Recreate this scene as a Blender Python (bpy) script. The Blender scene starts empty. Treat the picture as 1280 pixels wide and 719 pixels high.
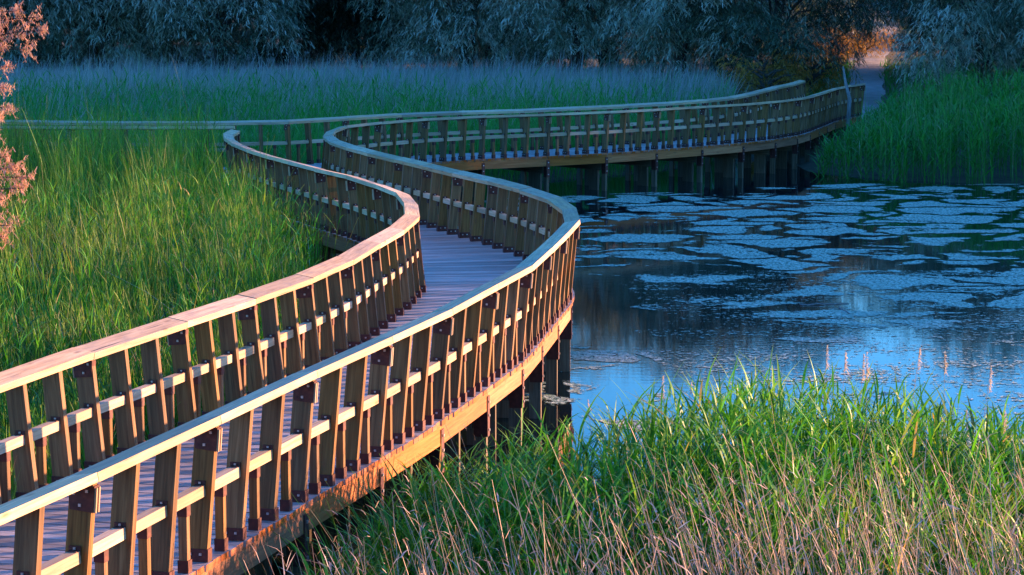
import bpy, bmesh, math, random
import numpy as np
from mathutils import Vector, Matrix

rng = np.random.default_rng(7)
random.seed(7)
R = math.radians
C = bpy.context.scene.collection
SC = bpy.context.scene

# ------------------------------------------------------------------ camera
F_PX, YH, RAIL_DROP, RAIL_H, DECK_Z = 2900.0, -10.0, 2.94, 1.05, 0.95
CAM_Z = DECK_Z + RAIL_H + RAIL_DROP
PITCH = math.atan((360 - YH) / F_PX)
cam = bpy.data.cameras.new('camera')
cam.sensor_width = 36
cam.lens = F_PX / 1280 * 36
cam.clip_end = 4000
cam_o = bpy.data.objects.new('camera', cam)
C.objects.link(cam_o)
cam_o.location = (0, 0, CAM_Z)
cam_o.rotation_euler = (math.pi / 2 - PITCH, 0, 0)
SC.camera = cam_o


def plan(pts, drop=RAIL_DROP):
    """where on the level sheet `drop` below the eye a measured direction lands"""
    p = np.array(pts, float)
    x = (p[:, 0] - 640) / F_PX
    y = (p[:, 1] - 360) / F_PX
    fy = math.cos(PITCH) - y * math.sin(PITCH)
    fz = -math.sin(PITCH) - y * math.cos(PITCH)
    t = -drop / fz
    return np.stack([x * t, fy * t], 1)


def spot(px, py, d):
    """world point at distance d"""
    x = (px - 640) / F_PX
    y = (py - 360) / F_PX
    fy = math.cos(PITCH) - y * math.sin(PITCH)
    fz = -math.sin(PITCH) - y * math.cos(PITCH)
    t = d / fy
    return np.array([x * t, d, CAM_Z + fz * t])


# ------------------------------------------------------------------ tagging
def tag(o, label=None, cat=None, group=None, kind=None):
    if label: o['label'] = label
    if cat: o['category'] = cat
    if group: o['group'] = group
    if kind: o['kind'] = kind
    return o


def empty(name, loc=(0, 0, 0)):
    o = bpy.data.objects.new(name, None)
    C.objects.link(o)
    o.location = loc
    o.empty_display_size = .2
    return o


def link(name, me, parent=None, loc=(0, 0, 0), rotz=0.0):
    o = bpy.data.objects.new(name, me)
    C.objects.link(o)
    o.location = loc
    o.rotation_euler = (0, 0, rotz)
    if parent: o.parent = parent
    return o


def np_mesh(name, verts, faces, mats, attrs=None, mat_idx=None, smooth=False):
    """mesh from numpy arrays, faces (M,4)"""
    verts = np.ascontiguousarray(verts, np.float32)
    faces = np.ascontiguousarray(faces, np.int32)
    me = bpy.data.meshes.new(name)
    me.vertices.add(len(verts))
    me.vertices.foreach_set('co', verts.ravel())
    k = faces.shape[1]
    me.loops.add(faces.size)
    me.loops.foreach_set('vertex_index', faces.ravel())
    me.polygons.add(len(faces))
    me.polygons.foreach_set('loop_start', np.arange(0, faces.size, k, dtype=np.int32))
    me.polygons.foreach_set('loop_total', np.full(len(faces), k, np.int32))
    if mat_idx is not None:
        me.polygons.foreach_set('material_index', np.ascontiguousarray(mat_idx, np.int32))
    me.polygons.foreach_set('use_smooth', np.full(len(faces), bool(smooth)))
    for m in (mats if isinstance(mats, (list, tuple)) else [mats]):
        me.materials.append(m)
    for n, a in (attrs or {}).items():
        at = me.attributes.new(n, 'FLOAT', 'POINT')
        at.data.foreach_set('value', np.ascontiguousarray(a, np.float32))
    me.update(calc_edges=True)
    me.validate()
    return me


# ------------------------------------------------------------------ materials
def new_mat(name):
    m = bpy.data.materials.new(name)
    m.use_nodes = True
    nt = m.node_tree
    b = nt.nodes['Principled BSDF']
    return m, nt, b


def ramp(nt, stops, fac=None, interp='LINEAR'):
    r = nt.nodes.new('ShaderNodeValToRGB')
    r.color_ramp.interpolation = interp
    e = r.color_ramp.elements
    while len(e) < len(stops): e.new(.5)
    for i, (p, c) in enumerate(stops):
        e[i].position = p
        e[i].color = (*c, 1)
    if fac is not None: nt.links.new(fac, r.inputs[0])
    return r


def math_n(nt, op, a, b=None, c=None, clamp=False):
    n = nt.nodes.new('ShaderNodeMath')
    n.operation = op
    n.use_clamp = clamp
    for i, v in enumerate((a, b, c)):
        if v is None: continue
        if isinstance(v, (int, float)): n.inputs[i].default_value = v
        else: nt.links.new(v, n.inputs[i])
    return n.outputs[0]


def noise(nt, vec, scale, detail=4, rough=.55, dist=0):
    n = nt.nodes.new('ShaderNodeTexNoise')
    n.inputs['Scale'].default_value = scale
    n.inputs['Detail'].default_value = detail
    n.inputs['Roughness'].default_value = rough
    n.inputs['Distortion'].default_value = dist
    if vec is not None: nt.links.new(vec, n.inputs['Vector'])
    return n.outputs['Fac']


def mapping(nt, vec, scale=(1, 1, 1), rot=(0, 0, 0)):
    n = nt.nodes.new('ShaderNodeMapping')
    n.inputs['Scale'].default_value = scale
    n.inputs['Rotation'].default_value = rot
    nt.links.new(vec, n.inputs['Vector'])
    return n.outputs[0]


def mixc(nt, f, a, b, mode='MIX'):
    n = nt.nodes.new('ShaderNodeMix')
    n.data_type = 'RGBA'
    n.blend_type = mode
    for s, v in ((0, f), (6, a), (7, b)):
        if isinstance(v, (int, float)): n.inputs[s].default_value = v
        elif isinstance(v, tuple): n.inputs[s].default_value = (*v, 1)
        else: nt.links.new(v, n.inputs[s])
    return n.outputs[2]


def bump(nt, b, h, strength=.3, dist=.02):
    n = nt.nodes.new('ShaderNodeBump')
    n.inputs['Strength'].default_value = strength
    n.inputs['Distance'].default_value = dist
    nt.links.new(h, n.inputs['Height'])
    nt.links.new(n.outputs[0], b.inputs['Normal'])


def wood(name, axis, c0, c1, c2, rough=.7, knots=True, attr=None, stains=0, vary=.5):
    """sawn pine: long grain streaks along one local axis, knots, a different tone for each piece"""
    m, nt, b = new_mat(name)
    tc = nt.nodes.new('ShaderNodeTexCoord').outputs['UV']
    oi = nt.nodes.new('ShaderNodeObjectInfo').outputs['Random']
    if attr:
        an = nt.nodes.new('ShaderNodeAttribute')
        an.attribute_name = attr
        oi = an.outputs['Fac']
    add = nt.nodes.new('ShaderNodeVectorMath')
    add.operation = 'ADD'
    nt.links.new(tc, add.inputs[0])
    cmb = nt.nodes.new('ShaderNodeCombineXYZ')
    for i in range(3):
        nt.links.new(math_n(nt, 'MULTIPLY', oi, 37.0 + 11 * i), cmb.inputs[i])
    nt.links.new(cmb.outputs[0], add.inputs[1])
    v = add.outputs[0]
    sc = [38, 38, 38]
    sc[axis] = 1.6
    g = noise(nt, mapping(nt, v, tuple(sc)), 1.0, 5, .6, .6)
    sc2 = [9, 9, 9]
    sc2[axis] = 2.2
    g2 = noise(nt, mapping(nt, v, tuple(sc2)), 1.0, 3, .5)
    col = ramp(nt, [(.3, c0), (.52, c1), (.75, c2)], g).outputs[0]
    col = mixc(nt, math_n(nt, 'MULTIPLY', g2, .55), col, mixc(nt, 1.0, col, (.6, .5, .42), 'MULTIPLY'))
    hue = nt.nodes.new('ShaderNodeHueSaturation')
    nt.links.new(col, hue.inputs['Color'])
    nt.links.new(math_n(nt, 'MULTIPLY_ADD', oi, vary, 1 - vary / 2), hue.inputs['Value'])
    nt.links.new(math_n(nt, 'MULTIPLY_ADD', math_n(nt, 'FRACT', math_n(nt, 'MULTIPLY', oi, 7.3)), .2, .95), hue.inputs['Saturation'])
    col = hue.outputs[0]
    if knots:
        vo = nt.nodes.new('ShaderNodeTexVoronoi')
        sk = [7, 7, 7]
        sk[axis] = 2.0
        nt.links.new(mapping(nt, v, tuple(sk)), vo.inputs['Vector'])
        vo.inputs['Scale'].default_value = 1.0
        kf = ramp(nt, [(.05, (1, 1, 1)), (.17, (0, 0, 0))], vo.outputs['Distance']).outputs[0]
        col = mixc(nt, math_n(nt, 'MULTIPLY', kf, .65), col, (.16, .07, .03))
    if stains:
        st = noise(nt, mapping(nt, v, (3, 9, 9)), 1.0, 5, .65, .4)
        col = mixc(nt, math_n(nt, 'MULTIPLY', ramp(nt, [(.48, (0, 0, 0)), (.68, (1, 1, 1))], st).outputs[0], stains), col, (.24, .2, .17))
        sp = noise(nt, mapping(nt, v, (1.1, 60, 60)), 1.0, 2, .5, .3)
        col = mixc(nt, ramp(nt, [(.69, (0, 0, 0)), (.72, (1, 1, 1))], sp).outputs[0], col, (.07, .05, .04))
    nt.links.new(col, b.inputs['Base Color'])
    b.inputs['Roughness'].default_value = rough
    b.inputs['Specular IOR Level'].default_value = .3
    bump(nt, b, g, .25, .006)
    return m


M = {}
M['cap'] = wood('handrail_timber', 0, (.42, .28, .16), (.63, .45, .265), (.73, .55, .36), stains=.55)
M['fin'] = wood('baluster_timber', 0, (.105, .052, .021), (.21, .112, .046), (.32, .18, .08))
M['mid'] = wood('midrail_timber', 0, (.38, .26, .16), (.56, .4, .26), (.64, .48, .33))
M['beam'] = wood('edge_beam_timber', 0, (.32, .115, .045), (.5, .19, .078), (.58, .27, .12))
M['pile'] = wood('pile_timber', 0, (.08, .06, .04), (.15, .115, .075), (.25, .2, .14))
M['deck'] = wood('deck_timber', 0, (.26, .23, .22), (.4, .36, .35), (.5, .46, .45), .5, False, 'rnd', .6, .8)
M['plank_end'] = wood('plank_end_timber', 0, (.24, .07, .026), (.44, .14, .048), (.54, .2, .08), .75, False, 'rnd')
m, nt, b = new_mat('rusted_metal')
tc = nt.nodes.new('ShaderNodeTexCoord').outputs['Object']
b_col = ramp(nt, [(.3, (.05, .014, .012)), (.6, (.1, .026, .02)), (.8, (.16, .05, .03))], noise(nt, tc, 22)).outputs[0]
nt.links.new(b_col, b.inputs['Base Color'])
b.inputs['Roughness'].default_value = .55
b.inputs['Metallic'].default_value = .35
M['rust'] = m
m, nt, b = new_mat('bolt_steel')
b.inputs['Base Color'].default_value = (.45, .43, .42, 1)
b.inputs['Metallic'].default_value = .8
b.inputs['Roughness'].default_value = .4
M['bolt'] = m


def leaf(name, stops, tip=None, trans=.35, rough=.5, spec=.35):
    """blade material: tone from the blade's own number, a drier tip"""
    m, nt, b = new_mat(name)
    a = nt.nodes.new('ShaderNodeAttribute')
    a.attribute_name = 'rnd'
    col = ramp(nt, stops, a.outputs['Fac']).outputs[0]
    if tip:
        t = nt.nodes.new('ShaderNodeAttribute')
        t.attribute_name = 'along'
        f = ramp(nt, [(tip[0], (0, 0, 0)), (1.0, (1, 1, 1))], t.outputs['Fac']).outputs[0]
        col = mixc(nt, math_n(nt, 'MULTIPLY', f, tip[2]), col, tip[1])
    nt.links.new(col, b.inputs['Base Color'])
    b.inputs['Roughness'].default_value = rough
    b.inputs['Specular IOR Level'].default_value = spec
    if trans:
        tr = nt.nodes.new('ShaderNodeBsdfTranslucent')
        nt.links.new(mixc(nt, 1.0, col, (1.1, 1.15, .6), 'MULTIPLY'), tr.inputs[0])
        mx = nt.nodes.new('ShaderNodeMixShader')
        mx.inputs[0].default_value = trans
        nt.links.new(b.outputs[0], mx.inputs[1])
        nt.links.new(tr.outputs[0], mx.inputs[2])
        nt.links.new(mx.outputs[0], nt.nodes['Material Output'].inputs[0])
    return m


M['reed'] = leaf('reed_leaf', [(0, (.014, .075, .012)), (.42, (.045, .215, .012)), (.72, (.12, .42, .02)), (.88, (.34, .45, .035)), (1, (.48, .3, .09))], (.6, (.4, .44, .05), .42), .34)
M['reed_far'] = leaf('bank_reed_leaf', [(0, (.012, .09, .02)), (.5, (.025, .2, .025)), (.85, (.05, .3, .03)), (1, (.2, .22, .15))], (.45, (.07, .4, .04), .6))
M['meadow'] = leaf('meadow_leaf', [(0, (.02, .2, .03)), (.3, (.045, .33, .04)), (.5, (.1, .28, .09)), (.7, (.25, .27, .27)), (1, (.45, .42, .45))], None)
M['dry'] = leaf('dry_stem', [(0, (.28, .17, .12)), (.5, (.5, .33, .25)), (.8, (.62, .44, .34)), (1, (.42, .4, .4))], None, .15, .6)
M['plume'] = leaf('plume_fluff', [(0, (.5, .36, .33)), (1, (.72, .58, .54))], None, .4, .8)
M['tam'] = leaf('tamarisk_spray', [(0, (.42, .2, .14)), (.5, (.62, .33, .26)), (.85, (.74, .48, .4)), (1, (.16, .18, .06))], None, .3, .6)
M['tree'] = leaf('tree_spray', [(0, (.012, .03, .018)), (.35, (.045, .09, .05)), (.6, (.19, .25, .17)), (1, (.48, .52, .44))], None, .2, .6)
M['tree_sunglow'] = leaf('sunglow_tinted_spray', [(0, (.14, .085, .012)), (.5, (.34, .18, .025)), (1, (.5, .24, .05))], None, .35, .6)  # low sun's golden glow is put into the leaf colour, shaded bushes included
m, nt, b = new_mat('bark')
tc = nt.nodes.new('ShaderNodeTexCoord').outputs['Object']
nt.links.new(ramp(nt, [(.3, (.02, .016, .012)), (.7, (.06, .048, .038))], noise(nt, mapping(nt, tc, (9, 9, 1.5)), 1.5, 5)).outputs[0], b.inputs['Base Color'])
b.inputs['Roughness'].default_value = .9
M['bark'] = m
m, nt, b = new_mat('weathered_stick')
tc = nt.nodes.new('ShaderNodeTexCoord').outputs['Object']
nt.links.new(ramp(nt, [(.3, (.1, .09, .08)), (.7, (.28, .27, .26))], noise(nt, mapping(nt, tc, (30, 30, 3)), 1.5, 5)).outputs[0], b.inputs['Base Color'])
b.inputs['Roughness'].default_value = .85
M['stick'] = m

# ------------------------------------------------------------------ plan of the walk
def resample(p, step, phase=0.0, smooth=0.0):
    p = np.array(p, float)
    seg = np.linalg.norm(np.diff(p, axis=0), axis=1)
    s = np.r_[0, np.cumsum(seg)]
    if smooth:
        ds = .1
        q = np.arange(0, s[-1], ds)
        x = np.interp(q, s, p[:, 0]); y = np.interp(q, s, p[:, 1])
        k = int(3 * smooth / ds)
        w = np.exp(-.5 * (np.arange(-k, k + 1) * ds / smooth) ** 2); w /= w.sum()
        def sm(a):
            lo = a[0] - (a[1:k + 1][::-1] - a[0]); hi = a[-1] - (a[-k - 1:-1][::-1] - a[-1])
            return np.convolve(np.r_[lo, a, hi], w, 'valid')
        p = np.stack([sm(x), sm(y)], 1)
        seg = np.linalg.norm(np.diff(p, axis=0), axis=1)
        s = np.r_[0, np.cumsum(seg)]
    q = np.arange(phase % step, s[-1] + 1e-6, step)
    return np.stack([np.interp(q, s, p[:, 0]), np.interp(q, s, p[:, 1])], 1)


def arclen_at(p, pt):
    p = np.array(p, float)
    seg = np.linalg.norm(np.diff(p, axis=0), axis=1)
    s = np.r_[0, np.cumsum(seg)]
    i = np.argmin(np.linalg.norm(p - pt, axis=1))
    return s[i]


def joints(fine, s0, step):
    seg = np.linalg.norm(np.diff(fine, axis=0), axis=1)
    s = np.r_[0, np.cumsum(seg)]
    q = [s0]
    while q[-1] + step(q[-1]) < s[-1]: q.append(q[-1] + step(q[-1]))
    while q[0] - step(q[0] - .1) > 0: q.insert(0, q[0] - step(q[0] - .1))
    if s[-1] - q[-1] > .5: q.append(s[-1])
    return np.stack([np.interp(q, s, fine[:, 0]), np.interp(q, s, fine[:, 1])], 1)


def normals(p):
    t = np.gradient(p, axis=0)
    t /= np.linalg.norm(t, axis=1, keepdims=True)
    return np.stack([t[:, 1], -t[:, 0]], 1), t      # right-hand normal, tangent


CAP_W, CAP_T, CAP_TILT, SEG = .2, .06, R(10), 1.85
IN_DROP = RAIL_DROP + CAP_W * math.sin(CAP_TILT)
W_IN = CAP_W * math.cos(CAP_TILT)

# right rail, its outer top edge, from behind the camera's foot of the picture round both bends to the far bank
r_a = plan([(0, 646.7), (121, 592), (240, 535.4), (277, 520), (395.7, 464.3), (434.6, 445.8), (488, 423), (545.6, 397.2), (623.5, 355.4),
            (668.3, 332), (688, 312), (710, 291), (729.5, 271.6), (715.7, 254), (692.4, 242.4), (634, 225.8), (560, 210.3), (526, 201.5),
            (491, 194.2), (450, 184), (423.8, 176), (414, 170), (417, 164), (426, 159.5), (440, 155.3), (480, 152.2), (540, 148), (580, 145.8),
            (627, 144), (720, 141.2), (760, 139.4), (800, 137.4), (850, 134.7), (920, 130.6), (965, 127.5), (1010, 121.9), (1055, 108), (1082, 104.6)])
d0 = r_a[0] - r_a[3]; d0 /= np.linalg.norm(d0)
r_a = np.vstack([r_a[0] + d0 * 8 + np.array([-.9, 0]), r_a[0] + d0 * 4 + np.array([-.25, 0]), r_a])
rf = resample(r_a, .05, 0, .55)
R_FINE = rf
mark = plan([(277, 520)])[0]
R_J = joints(rf, 11.55, lambda q: 2.0 if q < 13.5 else 1.86 if q < 18 else 1.7 if q < 50 else 1.85)
# left rail up to the corner of the junction, outer top edge
l_near = plan([(0, 460.4), (74, 440), (240, 388), (337.3, 355), (405.4, 330.6), (440, 309.9), (480, 287.8), (508, 271)])
l_in = plan([(526, 248.5), (520, 246.5), (490, 235), (440, 219.5), (405, 212.5), (340, 195)], IN_DROP)
nn, _ = normals(l_in)
l_far = l_in - nn * W_IN
l_tip = plan([(297.5, 183.5), (281, 174), (277.5, 167.5), (281, 164.5), (290, 162.0)])
d0 = l_near[0] - l_near[2]; d0 /= np.linalg.norm(d0)
nr, _ = normals(rf)
l_ext = (rf - nr * 2.3)[rf[:, 1] < 13.2][::40]
l_a = np.vstack([l_ext, l_near[1:], l_far[1:], l_tip])
lf = resample(l_a, .05, 0, .5)
mark = plan([(512, 268)])[0]
L_J = joints(lf, arclen_at(lf, mark), lambda q: 1.86 if lf[min(len(lf) - 1, int(q / .05)), 1] < 22 else 1.68)
L_J = np.vstack([L_J, lf[-1]]) if np.linalg.norm(L_J[-1] - lf[-1]) > .7 else np.vstack([L_J[:-1], lf[-1]])
# far rail, outer top edge, from the left branch to the far bank
f_a = plan([(-420, 145.5), (-200, 148.3), (0, 150.6), (150, 152.0), (290, 152.4), (350, 151.6), (400, 148.9), (440, 146.7), (500, 144.6), (560, 142.0), (620, 139.4), (660, 137.7),
            (720, 135.0), (760, 132.8), (800, 131.0), (850, 128.6), (920, 120.4), (965, 111.3), (990, 103.5), (1006, 98.5)])
ff = resample(f_a, .05, 0, .7)
for _ in range(3):                       # the walk keeps its width along the far rail
    dv = ff[:, None, :] - rf[None, ::4, :]
    dd = np.linalg.norm(dv, axis=2)
    j = dd.argmin(1); k = np.arange(len(ff))
    push = np.clip(2.12 - dd[k, j], 0, None)
    ff = ff + dv[k, j] / dd[k, j][:, None] * push[:, None]
    ff = resample(ff, .05, 0, .6)
F_FINE = ff
F_J = resample(ff, SEG, arclen_at(ff, plan([(440, 146.7)])[0]))
# near rail of the left branch: keeps the branch's width, ends at the corner
nf, _ = normals(ff)
b_all = ff + nf * 2.1
b_all = b_all[b_all[:, 0] < lf[-1][0] - .05]
B_J = np.vstack([resample(b_all[::-1], SEG, .0)[::-1]])



# ------------------------------------------------------------------ box builder
class MB:
    """collects prisms given by two end loops of four corners; UV runs along the piece"""
    def __init__(self): self.v = []; self.f = []; self.uv = []; self.mi = []; self.rnd = []

    def prism(self, a, b, mat=0, endmat=None, rnd=None):
        a = [tuple(map(float, p)) for p in a]; b = [tuple(map(float, p)) for p in b]
        o = len(self.v); self.v += a + b
        A = np.array(a); B = np.array(b)
        L = float(np.linalg.norm(B.mean(0) - A.mean(0)))
        per = [0.0]
        for i in range(4): per.append(per[-1] + float(np.linalg.norm(A[(i + 1) % 4] - A[i])))
        for i in range(4):
            j = (i + 1) % 4
            self.f.append((o + i, o + j, o + 4 + j, o + 4 + i))
            self.uv += [(0, per[i]), (0, per[i + 1]), (L, per[i + 1]), (L, per[i])]
            self.mi.append(mat)
        e = mat if endmat is None else endmat
        w, h = per[1], per[2] - per[1]
        self.f.append((o + 3, o + 2, o + 1, o)); self.uv += [(0, h), (.02, h), (.02, 0), (0, 0)]; self.mi.append(e)
        self.f.append((o + 4, o + 5, o + 6, o + 7)); self.uv += [(L, 0), (L + .02, 0), (L + .02, h), (L, h)]; self.mi.append(e)
        r = random.random() if rnd is None else rnd
        self.rnd += [r] * 8

    def box(self, x0, x1, y0, y1, z0, z1, mat=0, axis=2, rnd=None, T=None):
        c = lambda x, y, z: (x, y, z) if T is None else tuple(T @ Vector((x, y, z)))
        if axis == 2:
            a = [c(x0, y0, z0), c(x1, y0, z0), c(x1, y1, z0), c(x0, y1, z0)]; b = [c(x0, y0, z1), c(x1, y0, z1), c(x1, y1, z1), c(x0, y1, z1)]
        elif axis == 0:
            a = [c(x0, y0, z0), c(x0, y1, z0), c(x0, y1, z1), c(x0, y0, z1)]; b = [c(x1, y0, z0), c(x1, y1, z0), c(x1, y1, z1), c(x1, y0, z1)]
        else:
            a = [c(x0, y0, z0), c(x0, y0, z1), c(x1, y0, z1), c(x1, y0, z0)]; b = [c(x0, y1, z0), c(x0, y1, z1), c(x1, y1, z1), c(x1, y1, z0)]
        self.prism(a, b, mat, rnd=rnd)

    def mesh(self, name, mats):
        me = np_mesh(name, np.array(self.v), np.array(self.f), mats, {'rnd': np.array(self.rnd)}, np.array(self.mi))
        uv = me.uv_layers.new(name='UVMap')
        uv.data.foreach_set('uv', np.array(self.uv, np.float32).ravel())
        bm = bmesh.new(); bm.from_mesh(me)
        bmesh.ops.recalc_face_normals(bm, faces=bm.faces); bm.to_mesh(me); bm.free()
        return me

    def merge(self, other, T, mmap):
        o = len(self.v)
        self.v += [tuple(T @ Vector(p)) for p in other.v]
        self.f += [tuple(i + o for i in f) for f in other.f]
        self.uv += other.uv; self.mi += [mmap[i] for i in other.mi]
        r = random.random(); self.rnd += [r] * len(other.v)


# ------------------------------------------------------------------ the boardwalk
walk = empty('boardwalk', (R_J[4][0] - 1, R_J[4][1], 0))
tag(walk, 'curving timber boardwalk with slatted handrails snaking over the marsh and pond', 'boardwalk')
WL = Vector(walk.location)

SPLAY = .09
FIN_T, FIN_W = .06, .158
fin = MB()
zt = RAIL_H - CAP_T - .012
fin.prism([(-FIN_T / 2, -FIN_W / 2, 0.004), (FIN_T / 2, -FIN_W / 2, 0.004), (FIN_T / 2, FIN_W / 2, 0.004), (-FIN_T / 2, FIN_W / 2, 0.004)],
          [(-FIN_T / 2, -FIN_W / 2 + SPLAY, zt - .022), (FIN_T / 2, -FIN_W / 2 + SPLAY, zt - .022), (FIN_T / 2, FIN_W / 2 + SPLAY, zt + .006), (-FIN_T / 2, FIN_W / 2 + SPLAY, zt + .006)])
shoe = MB()
shoe.prism([(-FIN_T / 2 - .008, -FIN_W / 2 - .008, .001), (FIN_T / 2 + .008, -FIN_W / 2 - .008, .001), (FIN_T / 2 + .008, FIN_W / 2 + .016, .001), (-FIN_T / 2 - .008, FIN_W / 2 + .016, .001)],
           [(-FIN_T / 2 - .008, -FIN_W / 2 - .004, .095), (FIN_T / 2 + .008, -FIN_W / 2 - .004, .095), (FIN_T / 2 + .008, FIN_W / 2 + .018, .095), (-FIN_T / 2 - .008, FIN_W / 2 + .018, .095)])
for sx in (-1, 1):
    for yy in (-.035, .04):
        shoe.box(sx * (FIN_T / 2 + .012) - .006, sx * (FIN_T / 2 + .012) + .006, yy - .009, yy + .009, .05, .066, 1)
plate = MB()
sh = lambda z: SPLAY * z / zt
y0 = sh(.88)
e = FIN_T / 2 + .007
plate.prism([(-e, y0 - .07, .815), (e, y0 - .07, .815), (e, y0 + .085, .80), (-e, y0 + .085, .80)],
            [(-e, y0 - .078, .945), (e, y0 - .078, .945), (e, y0 + .1, .968), (-e, y0 + .1, .968)])
for sx in (-1, 1):
    for (yy, zz) in ((-.04, .92), (.05, .935), (.0, .845)):
        xx = sx * (e + .004)
        plate.box(xx - .006, xx + .006, y0 + yy - .009, y0 + yy + .009, zz - .009, zz + .009, 1)
    plate.prism([(sx * .02 - .007, y0 + .08, .80), (sx * .02 + .007, y0 + .08, .80), (sx * .02 + .007, y0 + .1, .795), (sx * .02 - .007, y0 + .1, .795)],
                [(sx * .02 - .007, y0 + .09, .955), (sx * .02 + .007, y0 + .09, .955), (sx * .02 + .007, y0 + .112, .955), (sx * .02 - .007, y0 + .112, .955)], 2)
short = MB(); short.box(-.027, .027, -.032, .032, .004, .478)
sshoe = MB(); sshoe.box(-.034, .034, -.039, .041, .001, .09)
scap = MB(); scap.box(-.034, .034, -.036, .037, .40, .4775)
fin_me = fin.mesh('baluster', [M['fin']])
shoe_me = shoe.mesh('shoe', [M['rust'], M['bolt']])
plate_me = plate.mesh('fixing_plate', [M['rust'], M['bolt'], M['mid']])
short_me = short.mesh('short_baluster', [M['fin']])
sshoe_me = sshoe.mesh('shoe', [M['rust']])
scap_me = scap.mesh('bracket', [M['rust']])

ELEMS = {'fin': [], 'short': [], 'mid': []}
CAPS = []


def frame(p, n, z=DECK_Z):
    ang = math.atan2(n[1], n[0]) - math.pi / 2
    return Matrix.Translation((p[0], p[1], z)) @ Matrix.Rotation(ang, 4, 'Z')


def in_view(p, z):
    v = Vector((p[0], p[1], z)) - Vector((0, 0, CAM_Z))
    d = v.y * math.cos(PITCH) - v.z * math.sin(PITCH)
    if d < 2: return False
    u = v.y * math.sin(PITCH) + v.z * math.cos(PITCH)
    px = 640 + F_PX * v.x / d; py = 360 - F_PX * u / d
    return -10 < px < 1290 and -10 < py < 735


def railing(J, side, name, last=True):
    n, t = normals(J)
    n = n * side
    m = len(J)
    pts = []
    for i in range(m - 1):
        for k in range(3):
            f = k / 3
            p = J[i] * (1 - f) + J[i + 1] * f
            tn = J[i + 1] - J[i]; tn /= np.linalg.norm(tn)
            nn = np.array([tn[1], -tn[0]]) * side if k else n[i]
            pts.append((p, nn, k == 0))
    pts.append((J[-1], n[-1], True))
    base = [p - nn * (.1 + SPLAY) for p, nn, _ in pts]
    for (p, nn, pl), q in zip(pts, base):
        ELEMS['fin'].append((np.hypot(*q), frame(q, nn) @ Matrix.Rotation(random.gauss(0, .03), 4, 'Z') @ Matrix.Rotation(random.gauss(0, .006), 4, 'Y'), in_view(p, DECK_Z + .9) or in_view(q, DECK_Z), pl))
    for i in range(len(pts) - 1):
        a, b2 = base[i], base[i + 1]
        tn = b2 - a; L = np.linalg.norm(tn); tn /= L
        nn = np.array([tn[1], -tn[0]]) * side
        c = (a + b2) / 2
        ELEMS['short'].append((np.hypot(*c), frame(c + nn * .045, nn), in_view(c, DECK_Z + .3)))
        ELEMS['mid'].append((np.hypot(*c), frame(c + nn * .045, nn), in_view(c, DECK_Z + .5), L))
    # handrail boards, mitred at the joints
    Z = DECK_Z + RAIL_H
    for i in range(m - 1):
        ends = []
        tn = J[i + 1] - J[i]; L = np.linalg.norm(tn); tn = tn / L
        nn = np.array([tn[1], -tn[0]]) * side
        for j, sgn in ((i, 1), (i + 1, -1)):
            mi = n[j] / max(.5, float(n[j] @ nn))
            o = J[j] + tn * .0045 * sgn
            ct, st = math.cos(CAP_TILT), math.sin(CAP_TILT)
            jit = random.uniform(-.005, .005)
            O = np.array([*o, Z + jit]); I = np.array([*(o - mi * CAP_W * ct), Z + jit - CAP_W * st])
            dn = np.array([*(mi * -st * CAP_T * 1), -ct * CAP_T]) * np.array([-1, -1, 1])
            dn = np.array([*(mi * st * CAP_T * -1), -ct * CAP_T])
            dn[:2] *= -1
            ends.append([O, I, I + dn, O + dn])
        CAPS.append((ends, (J[i] + J[i + 1]) / 2, tn))


railing(R_J, 1, 'right')
railing(L_J, -1, 'left')
railing(F_J, -1, 'far')
railing(B_J, 1, 'branch')

for ends, c, tn in CAPS:
    o = Vector((c[0], c[1], DECK_Z + RAIL_H))
    mb = MB()
    mb.prism([Vector(p) - o for p in ends[0]], [Vector(p) - o for p in ends[1]])
    link('handrail', mb.mesh('handrail', [M['cap']]), walk, o - WL)


def split(lst, n=100):
    vis = sorted([e for e in lst if e[2]], key=lambda e: e[0])
    return vis[:n], vis[n:] + [e for e in lst if not e[2]]


def put(name, me, parent, T):
    o = bpy.data.objects.new(name, me)
    C.objects.link(o); o.parent = parent; o.matrix_local = T
    return o


Tw = Matrix.Translation(-WL)
I4 = Matrix.Identity(4)
near, rest = split(ELEMS['fin'])
for d, T, v, pl in near:
    b_ = put('baluster', fin_me, walk, Tw @ T)
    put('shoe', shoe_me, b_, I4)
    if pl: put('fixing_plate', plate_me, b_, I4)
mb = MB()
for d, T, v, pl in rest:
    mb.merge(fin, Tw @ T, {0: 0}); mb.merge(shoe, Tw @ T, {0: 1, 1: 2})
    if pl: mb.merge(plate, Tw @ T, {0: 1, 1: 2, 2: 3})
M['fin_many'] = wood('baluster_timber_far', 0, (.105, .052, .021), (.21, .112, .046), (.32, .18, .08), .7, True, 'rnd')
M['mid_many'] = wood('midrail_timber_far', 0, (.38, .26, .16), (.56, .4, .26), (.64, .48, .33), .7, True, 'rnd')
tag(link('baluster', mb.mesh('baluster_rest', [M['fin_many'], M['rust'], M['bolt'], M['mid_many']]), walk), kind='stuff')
near, rest = split(ELEMS['short'])
for d, T, v in near:
    b_ = put('short_baluster', short_me, walk, Tw @ T)
    put('shoe', sshoe_me, b_, I4)
    put('bracket', scap_me, b_, I4)
mb = MB()
for d, T, v in rest:
    mb.merge(short, Tw @ T, {0: 0}); mb.merge(sshoe, Tw @ T, {0: 1}); mb.merge(scap, Tw @ T, {0: 1})
tag(link('short_baluster', mb.mesh('short_baluster_rest', [M['fin_many'], M['rust']]), walk), kind='stuff')


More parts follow.
